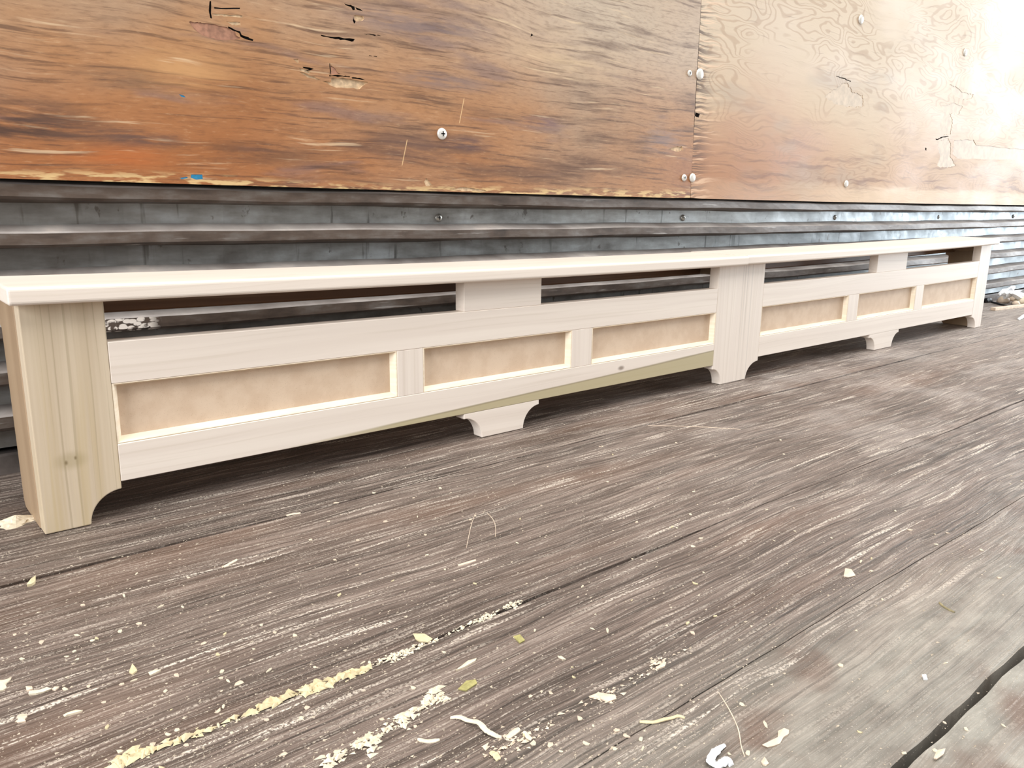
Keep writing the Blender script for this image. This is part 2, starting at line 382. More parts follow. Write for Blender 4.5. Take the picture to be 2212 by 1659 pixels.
# ------------------------------------------------------------------ the wall
wall = tag(empty('wall_back', (1.5, .2265, 0)), kind='structure'); WT = Vector((1.5, .2265, 0))
def unpar(o):   # keep world coordinates in the mesh, parent has its own origin
    o.matrix_parent_inverse = Matrix.Translation(-o.parent.location)
    return o
def wz(x): return -.003 * (x - 1.5) + .0018 * (x - 1.5) ** 2
D2, RF = .2265, .1985
def zsh(z, y0, y1): return CAM.z + (z - CAM.z) * (y1 - CAM.y) / (y0 - CAM.y)
X0, X1 = -.5, 5.0
prof = []  # (y, z, material of the segment that starts here) from the top down
prof.append((D2, .60, 0))
pitch = .0508
k = -4
while True:
    zt = .2785 - k * pitch
    if zt < .06: break
    a = zsh(zt, .2214, D2)
    prof += [(D2, a, 2), (RF + .002, a - .0068, 2), (RF, a - .0085, 1), (RF, a - .0205, 1), (RF + .003, a - .0232, 1), (D2, a - .0262, 0)]
    k += 1
prof += [(D2, .030, 0), (D2 - .001, .0285, 0)]
bm = bmesh.new()
xs = list(np.linspace(X0, X1, 150)); rows = []
r2 = random.Random(3)
ph = [r2.uniform(0, 6) for _ in range(len(prof))]
for x in xs:
    row = []
    for i, (y, z, m) in enumerate(prof):
        dz = .0007 * math.sin(x * 9 + (i // 6) * 2.1) + .0005 * math.sin(x * 23 + (i // 6))
        dy = .0010 * math.sin(x * 6 + (i // 6) * 1.7) + .0006 * math.sin(x * 17 + ph[i])
        row.append(bm.verts.new((x, y + dy, z + wz(x) * (1 if z > .05 else .3) + dz)))
    rows.append(row)
for a, b in zip(rows, rows[1:]):
    for i in range(len(prof) - 1):
        f = bm.faces.new((a[i], b[i], b[i + 1], a[i + 1])); f.material_index = prof[i][2]
# thickness: turn the sheet's back 4 mm
bmesh.ops.recalc_face_normals(bm, faces=bm.faces[:])
steelo = bm_obj('steel_siding', bm, M_ST, wall); unpar(steelo)
sm = steelo.modifiers.new('thickness', 'SOLIDIFY'); sm.thickness = .0015; sm.offset = 0
tag(steelo, 'ribbed galvanised steel lining below the plywood')
# base rail under the siding
bm = bmesh.new(); prof2 = [(.2215, .0), (.2215, .022), (.2235, .0245), (.24, .0245), (.24, .0)]
prism(bm, prof2, 'x', X0, X1); o = bm_obj('base_rail', bm, M_BASE, wall); unpar(o)
# void behind the gap
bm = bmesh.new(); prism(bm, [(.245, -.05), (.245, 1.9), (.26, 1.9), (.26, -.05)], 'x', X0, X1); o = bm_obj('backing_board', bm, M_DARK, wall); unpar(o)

# plywood sheets
YP = .1917; ZTOP = 1.55
def zbot(x): return .3281 + wz(x) - .0006
def z5(pts, ox, oy, s): return [(ox + a / s, oy + b / s) for a, b in pts]
Z6 = lambda *p: z5(p, 380, 0, 4.608)
Z5 = lambda *p: z5(p, 560, 80, 7.373)
ZR = lambda *p: z5(p, 1700, 130, 4.32)
# (polygon in photo pixels, material slot, depth)
cutsL = [
 (Z6((335, 12), (350, 10), (352, 60), (350, 130), (360, 186), (342, 180), (327, 110), (331, 50)), 3, .003),
 (Z6((130, 218), (230, 226), (318, 232), (400, 244), (505, 268), (590, 308), (598, 352), (642, 378), (560, 398), (440, 396), (350, 378), (250, 345), (180, 290)), 2, .0009),
 (Z6((520, 262), (640, 312), (655, 348), (772, 394), (765, 410), (688, 388), (643, 366), (630, 330), (520, 280)), 3, .003),
 (Z6((362, 133), (500, 140), (662, 156), (664, 174), (520, 164), (364, 150)), 1, .0009),
 (Z6((380, 70), (640, 76), (636, 90), (382, 86)), 3, .001),
 (Z6((500, 212), (640, 220), (642, 252), (560, 250)), 1, .0008),
 (Z6((1440, 345), (1570, 368), (1780, 389), (1768, 412), (1660, 396), (1560, 382), (1445, 357)), 3, .004),
 (Z6((1675, 30), (1755, 58), (1778, 66), (1782, 98), (1760, 102), (1745, 72), (1690, 52)), 3, .003),
 (Z6((1785, 70), (1840, 92), (1860, 112), (1800, 96)), 3, .002),
 (Z6((1772, 152), (1858, 156), (1875, 185), (1856, 207), (1796, 214), (1780, 190)), 1, .0015),
 (Z6((1764, 155), (1770, 190), (1790, 218), (1774, 236), (1762, 205)), 3, .003),
 (Z6((1870, 335), (1950, 340), (2030, 352), (2046, 358), (1960, 352)), 3, .0015),
 (Z5((1112, 606), (1300, 610), (1450, 628), (1440, 642), (1290, 630), (1120, 630)), 3, .004),
 (Z5((1470, 645), (1600, 650), (1700, 688), (1640, 682), (1480, 662)), 3, .003),
 (Z5((1150, 650), (1300, 648), (1440, 660), (1560, 690), (1740, 722), (1660, 768), (1600, 826), (1400, 815), (1230, 808), (1135, 770), (1010, 706), (1070, 700), (1140, 720)), 1, .0022),
 (Z5((640, 560), (700, 560), (800, 610), (880, 630), (990, 690), (960, 690), (850, 660), (760, 640)), 1, .0013),
 (Z5((690, 472), (800, 486), (872, 506), (812, 530), (720, 545), (790, 516), (700, 492)), 3, .003),
 (Z5((640, 500), (700, 500), (780, 520), (760, 535), (830, 560), (780, 590), (655, 545)), 1, .0012),
 (Z5((540, 352), (620, 350), (626, 400), (612, 422), (590, 392)), 1, .0012),
 (Z5((1118, 420), (1128, 420), (1132, 600), (1122, 600)), 3, .001),
 (Z5((1140, 450), (1210, 500), (1245, 560), (1290, 590), (1140, 596)), 2, .0006),
 (Z5((1745, 290), (1870, 306), (1880, 318), (1750, 302)), 3, .0015),
 ([(386, 203), (398, 207), (401, 211), (392, 209)], 4, .0003),
 ([(413, 377), (437, 377), (438, 387), (424, 388), (412, 384)], 4, .0003),
 ([(388, 384), (404, 382), (406, 385), (392, 387)], 4, .0003),
 ([(1455, 318), (1473, 316), (1476, 325), (1462, 328), (1444, 323)], 1, .0015),
 ([(916, 392), (921, 385), (926, 391), (934, 400), (920, 402)], 1, .0009),
 ([(970, 408), (1000, 404), (1040, 409), (1052, 413), (1000, 413)], 1, .0012),
 ([(1148, 72), (1152, 76), (1146, 79)], 3, .002),
]
cutsR = [
 (ZR((455, 146), (545, 170), (560, 182), (598, 194), (595, 200), (552, 188), (540, 176), (458, 152)), 3, .003),
 (ZR((1386, 730), (1405, 736), (1440, 716), (1500, 706), (1512, 712), (1450, 722), (1402, 746), (1390, 744)), 3, .004),
 (ZR((1290, 815), (1302, 820), (1300, 845), (1290, 838)), 3, .002),
 (ZR((350, 340), (470, 250), (520, 215), (570, 215), (610, 300), (705, 330), (708, 430), (650, 440), (560, 436), (450, 410)), 5, .0007),
 (ZR((1560, 745), (1740, 742), (1765, 790), (2212, 832), (2400, 840), (2400, 930), (1900, 926), (1590, 918), (1548, 880)), 5, .0010),
 (ZR((1520, 225), (1580, 250), (1640, 300), (1740, 320), (1720, 360), (1640, 372), (1560, 330), (1530, 290)), 5, .0007),
 (ZR((1440, 430), (1560, 400), (1640, 430), (1600, 505), (1520, 500), (1545, 560), (1530, 690), (1450, 700), (1420, 620), (1470, 500)), 5, .0006),
 (ZR((1400, 760), (1500, 730), (1530, 780), (1525, 900), (1580, 990), (1480, 1004), (1400, 990), (1430, 900)), 5, .0006),
 (ZR((1480, 460), (1488, 460), (1480, 470)), 3, .0006),
 ([(1503, 243), (1512, 246), (1509, 254), (1500, 250)], 3, .003),
]
from mathutils.geometry import delaunay_2d_cdt
def make_sheet(name, x0, x1, sl0, sl1, mat, cuts, seed):
    """plywood sheet whose torn places are real recesses: the front is triangulated round them"""
    rr = random.Random(seed); n = int((x1 - x0) / .02)
    outer = [(x0 + (x1 - x0) * i / n, zbot(x0 + (x1 - x0) * i / n) + rr.uniform(-.0006, .0009)) for i in range(n + 1)]
    outer += [(x1 + sl1, ZTOP), (x0 + sl0, ZTOP)]
    V, E_, Fc, info = [], [], [], []
    def addloop(lp, inf):
        b = len(V); V.extend(Vector(p) for p in lp); Fc.append(list(range(b, b + len(lp)))); info.append(inf)
    addloop(outer, None)
    for poly, m, dep in cuts:
        q = [ony(a, b, YP) for a, b in poly]; loop = []; jf = 2.6 if m == 5 else 1.
        rj = random.Random(len(poly) * 31 + int(poly[0][0]))
        for i, p in enumerate(q):
            nx = q[(i + 1) % len(q)]; loop.append((p.x, p.z))
            if dep > .0005 and (nx - p).length > .010:
                for t in ((.25, .5, .75) if m != 5 else (.1, .2, .3, .4, .5, .6, .7, .8, .9)):
                    c = p.lerp(nx, t); loop.append((c.x + jf * rj.uniform(-.0015, .0015), c.z + jf * rj.uniform(-.0008, .0008)))
        addloop(loop, (m, dep))
    vs, es, fs, ov, oe, of = delaunay_2d_cdt(V, E_, Fc, 1, 1e-6, True)
    cls = []
    loops = [[tuple(V[i]) for i in f] for f in Fc]
    boxes = [(min(p[0] for p in l), max(p[0] for p in l), min(p[1] for p in l), max(p[1] for p in l)) for l in loops]
    def inside(l, x, y):
        r = False; j = len(l) - 1
        for i in range(len(l)):
            if (l[i][1] > y) != (l[j][1] > y) and x < (l[j][0] - l[i][0]) * (y - l[i][1]) / (l[j][1] - l[i][1]) + l[i][0]: r = not r
            j = i
        return r
    for f in fs:
        c = sum((vs[i] for i in f), Vector((0, 0))) / len(f); best = (0, 0.)
        for l, bb, inf in zip(loops, boxes, info):
            if inf and inf[1] > best[1] and bb[0] <= c.x <= bb[1] and bb[2] <= c.y <= bb[3] and inside(l, c.x, c.y): best = inf
        cls.append(best)
    verts, faces, mi, idx = [], [], [], {}
    def vid(i, dep):
        key = (i, round(dep, 5))
        if key not in idx: idx[key] = len(verts); verts.append((vs[i].x, YP + dep, vs[i].y))
        return idx[key]
    edge = {}
    for f, c in zip(fs, cls):
        faces.append([vid(i, c[1]) for i in f]); mi.append(c[0])
        for a, b in zip(f, list(f[1:]) + [f[0]]): edge.setdefault((min(a, b), max(a, b)), []).append(((a, b), c))
    BK = .0065
    for (a, b), L in edge.items():
        if len(L) == 1:
            (u, v), c = L[0]; faces.append([vid(v, c[1]), vid(u, c[1]), vid(u, BK), vid(v, BK)]); mi.append(c[0])
        elif L[0][1][1] != L[1][1][1]:
            L.sort(key=lambda t: t[1][1]); (u, v), c = L[0]; d = L[1][1]
            faces.append([vid(v, c[1]), vid(u, c[1]), vid(u, d[1]), vid(v, d[1])]); mi.append(d[0])
    faces.append([vid(i, BK) for i in range(len(outer))][::-1]) if False else None
    for f, c in zip(fs, cls): faces.append([vid(i, BK) for i in f][::-1]); mi.append(0)
    faces = [f for f in faces if f]
    me = bpy.data.meshes.new(name); me.from_pydata(verts, [], faces); me.update()
    o = new_obj(name, me, [mat, M_TEARP, M_TEARR, M_TEARD, M_BLUE, M_TAPE], wall)
    for p_, m_ in zip(me.polygons, mi): p_.material_index = m_
    return unpar(o)
XJ = ony(1491.5, 423, YP).x
sj = ony(1516, 0, YP); slant = (sj.x - XJ) / (sj.z - .327) * (ZTOP - .327)
plyL = make_sheet('plywood_sheet', -.45, XJ - .0008, 0, slant, M_PLYL, cutsL, 1)
tag(plyL, 'left plywood sheet, orange-brown with torn splits')
plyR = make_sheet('plywood_sheet', XJ + .0008, 5.0, slant, 0, M_PLYR, cutsR, 2)
tag(plyR, 'right plywood sheet with swirling fir grain')
# dark line of the joint: backing strip sits behind both sheets
def dome(name, c, r, h, mat, parent, slot=True, label=None):
    bm = bmesh.new(); rings = 5; seg = 20; vs = []
    for i in range(rings + 1):
        a = math.pi / 2 * i / rings
        rr, yy = r * math.cos(a) if i < rings else 0, -h * math.sin(a)
        if i == rings: vs.append([bm.verts.new((0, yy, 0))])
        else: vs.append([bm.verts.new((rr * math.cos(t * 2 * math.pi / seg), yy, rr * math.sin(t * 2 * math.pi / seg))) for t in range(seg)])
    base = [bm.verts.new((v.co.x, .001, v.co.z)) for v in vs[0]]
    for t in range(seg):
        bm.faces.new((base[t], base[(t + 1) % seg], vs[0][(t + 1) % seg], vs[0][t]))
    for i in range(rings - 1):
        for t in range(seg): bm.faces.new((vs[i][t], vs[i][(t + 1) % seg], vs[i + 1][(t + 1) % seg], vs[i + 1][t]))
    for t in range(seg): bm.faces.new((vs[rings - 1][t], vs[rings - 1][(t + 1) % seg], vs[rings][0]))
    bm.faces.new(base)
    if slot:   # raised rim around a sunken drive recess
        for (a, b) in ((.42, .10), (.10, .42)):
            q = [(-a * r, -b * r), (a * r, -b * r), (a * r, b * r), (-a * r, b * r)]
            prism(bm, q, 'y', -h * 1.04, -h * .9, 1)
    o = bm_obj(name, bm, [mat, M_DARK], parent, True)
    o.location = c
    if label: o['label'] = label
    return o
ps = [(955, 289, .0085, 1), (1512, 160, .0105, 0), (1490, 158, .0058, 1), (1496, 384, .0088, 0), (1478, 384, .0068, 1), (1828, 397, .0085, 0), (1860, 42, .0105, 0), (2085, 113, .0105, 0)]
for i, (a, b, r, s) in enumerate(ps):
    p = ony(a, b, YP - .001)
    sh = plyL if (p.x < XJ - .002 and i != 3 and i != 1) else plyR
    o = dome('screw_head', p, r, r * .38, M_SCREW, sh, bool(s))
for i in range(7):
    x = .8655 + .6096 * (i - 1)
    p = Vector((x, D2 - .0008, zsh(.2885, .2214, D2) + wz(x) * .6))
    o = dome('screw_head', p, .0066, .0030, M_ZINC, steelo, True)

# ------------------------------------------------------------------ the floor
flo = tag(empty('floor', (1.5, -.5, 0)), kind='structure')
seams = [.2475, -.095, -.3845, -.5525, -.6706, -.96, -1.25, -1.54]
gaps = [0, .0042, .0032, .0009, .0056, .002, .002, 0]
def wob(k, x, s):
    a = .0012 if k in (1, 2) else .0006
    return a * math.sin(x * 7 + k) + a * .6 * math.sin(x * 19 + k * 2) + (.0011 if k == 4 else .0005) * math.sin(x * 67 + k + s) * math.sin(x * 29 + s)
for k in range(len(seams) - 1):
    ya, yb = seams[k], seams[k + 1]; bm = bmesh.new(); loop = []
    X = np.linspace(-1.2, 5.2, 420)
    # gap varies: nearly closed in places, open in others
    def g(kk, x):
        base = gaps[kk]
        if kk == 1: base *= 1 + .5 * math.sin(x * 4 + 1.8)
        if kk == 2: base *= .35 + .9 * max(0, math.sin(x * 6.5 - 2.2))
        return base / 2
    for x in X: loop.append((x, (ya - g(k, x) + (wob(k, x, 0) if k else 0))))
    for x in X[::-1]: loop.append((x, yb + g(k + 1, x) + wob(k + 1, x, .8 if k + 1 == 4 else 0)))
    prism(bm, loop, 'z', -.03, (0, 0, 0, 0, -.0012, 0, 0)[k])
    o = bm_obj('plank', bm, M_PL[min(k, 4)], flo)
    o.matrix_parent_inverse = Matrix.Translation(-flo.location)
    if k == 4: o['label'] = 'smooth grey-green plank nearest the camera'
bm = bmesh.new(); prism(bm, [(-1.2, -1.5), (5.2, -1.5), (5.2, .25), (-1.2, .25)], 'z', -.05, -.022)
o = bm_obj('subfloor', bm, M_DARK, flo); o.matrix_parent_inverse = Matrix.Translation(-flo.location)

# ------------------------------------------------------------------ the radiator cover
H, Z6_, Z4, Z3, Z2, Z1, ZN, TH = .2214, .2379, .1806, .1395, .0773, .0387, .0311, .0192
CL, CR, CJ = .2386, 2.508, 1.3538
XA, XB, XC, XD, XE, XF = .2477, .3187, 1.2942, 1.4344, 2.4322, 2.502
def bow(x, b):
    t = (2 * x - .2386 - 2.4838) / (2.4838 - .2386); return -b * (1 - min(1, t * t))
def zb(x, z):
    if z >= .19: return z + bow(x, .0087)
    if z >= .13: return z + bow(x, .0064)
    return z
cover = empty('radiator_cover', (1.37, .04, 0))
tag(cover, 'long unfinished poplar radiator cover with six recessed panels, standing on the plank floor', 'radiator cover')
def cpart(name, bm, mat, smooth=False, parent=None):
    o = bm_obj(name, bm, mat, cover if parent is None else parent, smooth)
    o.matrix_parent_inverse = Matrix.Translation(-cover.location); return o
def slab(xa, xb, za, zc, y0, y1, mat, name, step=.06, bv=.0006, parent=None):
    n = max(1, int((xb - xa) / step)); lo = [(xa + (xb - xa) * i / n) for i in range(n + 1)]
    loop = [(x, zb(x, za)) for x in lo] + [(x, zb(x, zc)) for x in lo[::-1]]
    bm = bmesh.new(); prism(bm, loop, 'y', y0, y1)
    if bv: bevel(bm, bv, 1)
    return cpart(name, bm, mat, parent=parent)
def arcpts(cx, cz, r, a0, a1, n=12, rz=None):
    rz = rz or r
    return [(cx + r * math.cos(math.radians(a0 + (a1 - a0) * i / n)), cz + rz * math.sin(math.radians(a0 + (a1 - a0) * i / n))) for i in range(n + 1)]
def stile(xl, xr, rl, rr, ztop, mat, name, z0=0.0005, y0=0., y1=TH, label=None):
    """board with coved foot; rl / rr cove radius on each side (0 = straight)"""
    loop = []
    if rl: loop += arcpts(xl, z0, rl, 90, 0, 12, ZN - z0)
    else: loop += [(xl, z0)]
    if rr: loop += arcpts(xr, z0, rr, 180, 90, 12, ZN - z0)
    else: loop += [(xr, z0)]
    loop += [(xr, ztop(xr)), (xl, ztop(xl))]
    bm = bmesh.new(); prism(bm, loop, 'y', y0, y1); bevel(bm, .0011, 2, 40)
    o = cpart(name, bm, mat)
    if label: o['label'] = label
    return o
topz = lambda x: zb(x, H)
stile(XA, XB, 0, .0304, topz, M_PZL, 'stile', label='left end stile with greenish streaks and a small knot')
stile(XC, XD, .026, .037, topz, M_PZM, 'stile', label='wide middle stile with dense straight grain')
stile(XE, XF, .0300, 0, topz, M_PZ, 'stile', label='right end stile')
MUL = [((.6437, .6818), (.9443, .9861)), ((1.7574, 1.8001), (2.0756, 2.1161))]
TAB = [(.7465, .8814), (1.8682, 2.0098)]
for s, (xl, xr) in enumerate(((XB, XC), (XD, XE))):
    slab(xl, xr, Z3, Z4, 0, TH, M_PX, 'top_rail')
    lr = slab(xl, xr, Z1, Z2, 0, TH, M_PXG if s == 0 else M_PX, 'bottom_rail')
    if s == 0: lr['label'] = 'bottom rail with an olive-green heartwood band'
    (a, b), (c, d) = MUL[s]
    slab(a, b, Z2, Z3, .0002, TH, M_PZ, 'mullion'); slab(c, d, Z2, Z3, .0002, TH, M_PZ, 'mullion')
    for (p, q) in ((xl, a), (b, c), (d, xr)):
        slab(p - .004, q + .004, Z2 - .004, Z3 + .004, .0085, .0145, M_MDF, 'recessed_panel', bv=0)
        # mitred moulding around the opening
        n = 6; B = .0062; yd = .0086
        bm = bmesh.new()
        def ring(off, y):
            lo = [p + off + (q - p - 2 * off) * i / n for i in range(n + 1)]
            return [(x, y, Z2 + off) for x in lo] + [(x, y, zb(x, Z3) - off * .6) for x in lo[::-1]]
        secs = [ring(0, .0008), ring(.0012, .0003), ring(.0022, .0010), ring(B - .0008, yd - .0016), ring(B, yd)]
        vr = [[bm.verts.new(v) for v in s_] for s_ in secs]
        back = [bm.verts.new((v[0], yd + .001, v[2])) for v in secs[0]]
        vr.append([bm.verts.new((v[0], yd + .001, v[2])) for v in secs[-1]]); vr.append(back)
        m = len(back)
        for i in range(len(vr)):
            A_, B_ = vr[i], vr[(i + 1) % len(vr)]
            for j in range(m): bm.faces.new((A_[j], A_[(j + 1) % m], B_[(j + 1) % m], B_[j]))
        cpart('moulding', bm, M_MOULD)
    ta, tb = TAB[s]
    slab(ta, tb, Z4, H, 0.0003, TH, M_PX, 'upper_block')
    # centre foot: square shoulder then coves down to the floor
    loop = [(ta, Z1), (ta, ZN)] + arcpts(ta, .0005, .0305, 90, 0, 12, ZN)[1:] + arcpts(tb, .0005, .0295, 180, 90, 12, ZN) + [(tb, Z1)]
    bm = bmesh.new(); prism(bm, loop, 'y', .0003, TH); bevel(bm, .0008, 1, 40); cpart('centre_foot', bm, M_PX)
# end panels (returning to the wall) with the notch at the back
def side(x0, x1, name, label):
    loop = [(TH + .0008, .0005), (.0905, .0005), (.0975, .008), (.0995, .187), (.108, .190), (.108, H - .0002), (TH + .0008, H - .0002)]
    bm = bmesh.new(); prism(bm, loop, 'x', x0, x1); bevel(bm, .0008, 1, 40)
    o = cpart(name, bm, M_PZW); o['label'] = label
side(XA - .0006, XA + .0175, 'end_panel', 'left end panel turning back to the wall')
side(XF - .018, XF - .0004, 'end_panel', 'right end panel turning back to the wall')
# cleats under the cap
def cleat(x0, x1, y0, y1, z0, mat, name):
    n = max(1, int((x1 - x0) / .08)); lo = [x0 + (x1 - x0) * i / n for i in range(n + 1)]
    loop = [(x, zb(x, z0)) for x in lo] + [(x, zb(x, H) - .0002) for x in lo[::-1]]
    bm = bmesh.new(); prism(bm, loop, 'y', y0, y1); bevel(bm, .002, 2, 40); cpart(name, bm, mat)
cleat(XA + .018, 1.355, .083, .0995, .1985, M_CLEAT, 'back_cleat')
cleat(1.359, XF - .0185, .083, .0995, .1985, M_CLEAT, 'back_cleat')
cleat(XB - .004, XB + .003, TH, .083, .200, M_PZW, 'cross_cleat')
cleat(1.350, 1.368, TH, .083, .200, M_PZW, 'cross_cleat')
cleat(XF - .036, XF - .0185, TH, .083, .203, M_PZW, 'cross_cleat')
# cap boards
def cap(x0, x1, y0, y1, dz, name):
    n = max(4, int((x1 - x0) / .05)); xs_ = [x0 + (x1 - x0) * i / n for i in range(n + 1)]
    r = .0035; sec = []
    zt, zbm = Z6_ + dz, H + .0003 + dz
    for (cy, cz, a0, a1, rr) in ((y0 + r, zbm + r, 270, 180, r), (y0 + r, zt - r, 180, 90, r), (y1 - .001, zt - .001, 90, 0, .001), (y1 - .001, zbm + .001, 0, -90, .001)):
        sec += arcpts(cy, cz, rr, a0, a1, 4)
    bm = bmesh.new(); rows = []
    for i, x in enumerate(xs_):
        rows.append([bm.verts.new((x, y, z + bow(x, .0087))) for y, z in sec])
    m = len(sec)
    for A_, B_ in zip(rows, rows[1:]):
        for j in range(m): bm.faces.new((A_[j], A_[(j + 1) % m], B_[(j + 1) % m], B_[j]))
    f0, f1 = bm.faces.new(rows[0]), bm.faces.new(rows[-1][::-1])
    bmesh.ops.recalc_face_normals(bm, faces=bm.faces[:])
    es = list(f0.edges) if x0 < .5 else list(f1.edges)
    bmesh.ops.bevel(bm, geom=es, offset=.0025, segments=3, affect='EDGES', profile=.5)
    return cpart(name, bm, M_PXC)
cap(CL, CJ - .0003, -.0172, .108, 0, 'cap_board')['label'] = 'left cap board, the longer run to the butt joint'
cap(CJ + .0003, CR, -.0160, .1085, .0008, 'cap_board')['label'] = 'right cap board beyond the butt joint'

# ------------------------------------------------------------------ loose things on the floor
def ribbon(name, px, w, mat, label, cat='wood shaving', lift=.0008, arch=.0, group=None, t=.0006, world=None, taper=.6):
    P = world or [onz(a, b, .0005) for a, b in px]
    # smooth the path
    Q = []
    for i in range(len(P) - 1):
        p0, p1, p2, p3 = P[max(i - 1, 0)], P[i], P[i + 1], P[min(i + 2, len(P) - 1)]
        for k in range(5):
            u = k / 5
            Q.append(.5 * ((2 * p1) + (p2 - p0) * u + (2 * p0 - 5 * p1 + 4 * p2 - p3) * u * u + (3 * p1 - p0 - 3 * p2 + p3) * u ** 3))
    Q.append(P[-1]); n = len(Q); c = sum(Q, Vector()) / n; c.z = 0
    bm = bmesh.new(); rows = []
    for i, q in enumerate(Q):
        d = (Q[min(i + 1, n - 1)] - Q[max(i - 1, 0)]); d.z *= .3; d.normalize(); s = d.cross(Vector((0, 0, 1))).normalized()
        u = i / (n - 1); e = min(u, 1 - u) * 6
        ww = w / 2 * (taper + (1 - taper) * min(1, e)) * rnd.uniform(.86, 1.12)
        z = lift + arch * math.sin(u * math.pi) * (1 + .3 * math.sin(u * 17))
        row = []
        for k, (a, b) in enumerate(((-1, 0), (-.5, .28), (0, .36), (.5, .28), (1, 0), (1, -.0), (0, .0))):
            zz = z + (b * w * .5 if k < 5 else 0) + (t if k < 5 else 0)
            if k == 6: zz = z + .1 * w
            row.append(bm.verts.new(q - c + s * (a * ww) + Vector((0, 0, zz))))
        rows.append(row)
    for A_, B_ in zip(rows, rows[1:]):
        for j in range(7): bm.faces.new((A_[j], A_[(j + 1) % 7], B_[(j + 1) % 7], B_[j]))
    bm.faces.new(rows[0]); bm.faces.new(rows[-1][::-1])
    o = bm_obj(name, bm, mat); o.location = (c.x, c.y, c.z)
    zs = min(v.co.z for v in o.data.vertices) + c.z
    o.location.z -= zs
    return tag(o, label, cat, group)
def flake(name, px, mat, label, cat='wood chip', h=.0011, tilt=.0, group=None):
    P = [onz(a, b, .0008) for a, b in px]; c = sum(P, Vector()) / len(P); c.z = 0
    bm = bmesh.new(); mid = []
    top = []; bot = []
    for p in P:
        q = p - c; zz = h * rnd.uniform(.7, 1.3) + tilt * q.length
        top.append(bm.verts.new((q.x, q.y, zz))); bot.append(bm.verts.new((q.x * .93, q.y * .93, 0)))
    n = len(P); ct = bm.verts.new((0, 0, h * 1.7))
    for i in range(n):
        bm.faces.new((top[i], top[(i + 1) % n], ct)); bm.faces.new((bot[i], bot[(i + 1) % n], top[(i + 1) % n], top[i]))
    bm.faces.new(bot[::-1])
    o = bm_obj(name, bm, mat); o.location = c
    return tag(o, label, cat, group)
A9 = lambda *p: z5(p, 960, 1500, 9.217)
B9 = lambda *p: z5(p, 1480, 1560, 9.217)
F1 = lambda *p: z5(p, 0, 1100, 2.765)
F2 = lambda *p: z5(p, 700, 1100, 2.765)
F3 = lambda *p: z5(p, 1400, 1100, 2.724)
G4 = lambda *p: z5(p, 0, 1420, 6.94)
ribbon('wood_shaving', A9((120, 460), (320, 480), (500, 560), (700, 640), (850, 760), (1000, 840), (1140, 850)), .0036, M_CHIP, 'long pale S-curved wood shaving at the bottom centre of the floor', arch=.002)
ribbon('wood_shaving', A9((1240, 870), (1350, 780), (1480, 680)), .0042, M_CHIP, 'short pale shaving stub touching the right tip of the long S-curved shaving')
ribbon('wood_shaving', A9((1590, 740), (1660, 840), (1740, 900)), .0030, M_CHIP, 'small bent shaving, second piece right of the long S-curved shaving')
ribbon('wood_shaving', A9((920, 1150), (1010, 1220), (1080, 1310)), .0038, M_CHIPY, 'curled cream shaving below the long S-curved shaving at the bottom edge', arch=.001)
ribbon('wood_shaving', F2((1885, 1268), (1960, 1275), (2040, 1262), (2110, 1240), (2155, 1245)), .0024, M_CHIPY, 'thin yellow matchstick-like shaving with a hooked end, bottom centre right', arch=.001)
ribbon('wood_shaving', F2((560, 1372), (620, 1385), (690, 1375)), .0028, M_CHIP, 'short flat shaving left of the long S-curved shaving')
ribbon('wood_splinter', F1((1335, 345), (1375, 322), (1415, 300)), .0030, M_CHIP, 'tan splinter lying askew on the plank in front of the left foot', 'wood splinter')
ribbon('wood_splinter', F2((800, 335), (850, 320), (905, 303)), .0030, M_CREAM, 'pale splinter in the middle of the floor below the first centre foot', 'wood splinter')
ribbon('wood_splinter', F1((1710, 38), (1750, 28), (1795, 22)), .0032, M_CREAM, 'whitish splinter bridging the dark seam between the left foot and the first centre foot', 'wood splinter')
ribbon('plastic_curl', B9((780, 470), (640, 590), (520, 740), (520, 860), (620, 905), (760, 840), (840, 790), (930, 870)), .0052, M_WHITE, 'glossy white hook-shaped plastic curl at the bottom edge', 'plastic scrap', arch=.002, t=.001)
ribbon('twig', F3((1715, 548), (1745, 575), (1805, 606)), .0022, M_TWIG, 'tiny grey-green twig on the smooth plank at lower right', 'twig')
ribbon('thread', [(1400, 919), (1470, 920), (1540, 923), (1600, 927)], .0009, M_CREAM, 'long straight straw thread in the middle of the floor, in front of the middle stile', 'thread', t=.0003)
ribbon('thread', F3((415, 1075), (480, 1180), (530, 1290), (548, 1390), (570, 1455)), .0006, M_CREAM, 'fine curved thread above the white plastic curl', 'thread', t=.0003)
ribbon('thread', F2((905, 20), (880, 90), (862, 170), (850, 230)), .0005, M_CREAM, 'hair-thin straight fibre, left of a pair in the middle of the floor', 'thread', t=.0002)
ribbon('thread', F2((975, 20), (1010, 60), (1025, 110), (1022, 165)), .0005, M_CREAM, 'hair-thin bowed fibre, right of a pair in the middle of the floor', 'thread', t=.0002)
flake('wood_chip', B9((1530, 455), (1640, 420), (1840, 330), (1850, 180), (1970, 130), (2070, 160), (2060, 240), (1960, 300), (1890, 420), (1780, 470), (1640, 500)), M_CREAM, 'ragged elongated cream chip right of the white plastic curl')
flake('wood_chip', B9((1510, 780), (1580, 700), (1670, 820), (1620, 855), (1550, 840)), M_CREAM, 'small cream chip below the ragged chip at the bottom edge')
flake('wood_chip', F2((800, 1075), (850, 1025), (905, 1018), (915, 1040), (850, 1085)), M_CHIPG, 'olive-tinted flat chip in the lower middle of the floor')
flake('wood_chip', F2((530, 742), (600, 745), (650, 775), (620, 795), (570, 790), (545, 775)), M_CHIPY, 'cream and olive chip in a groove at lower left of centre')
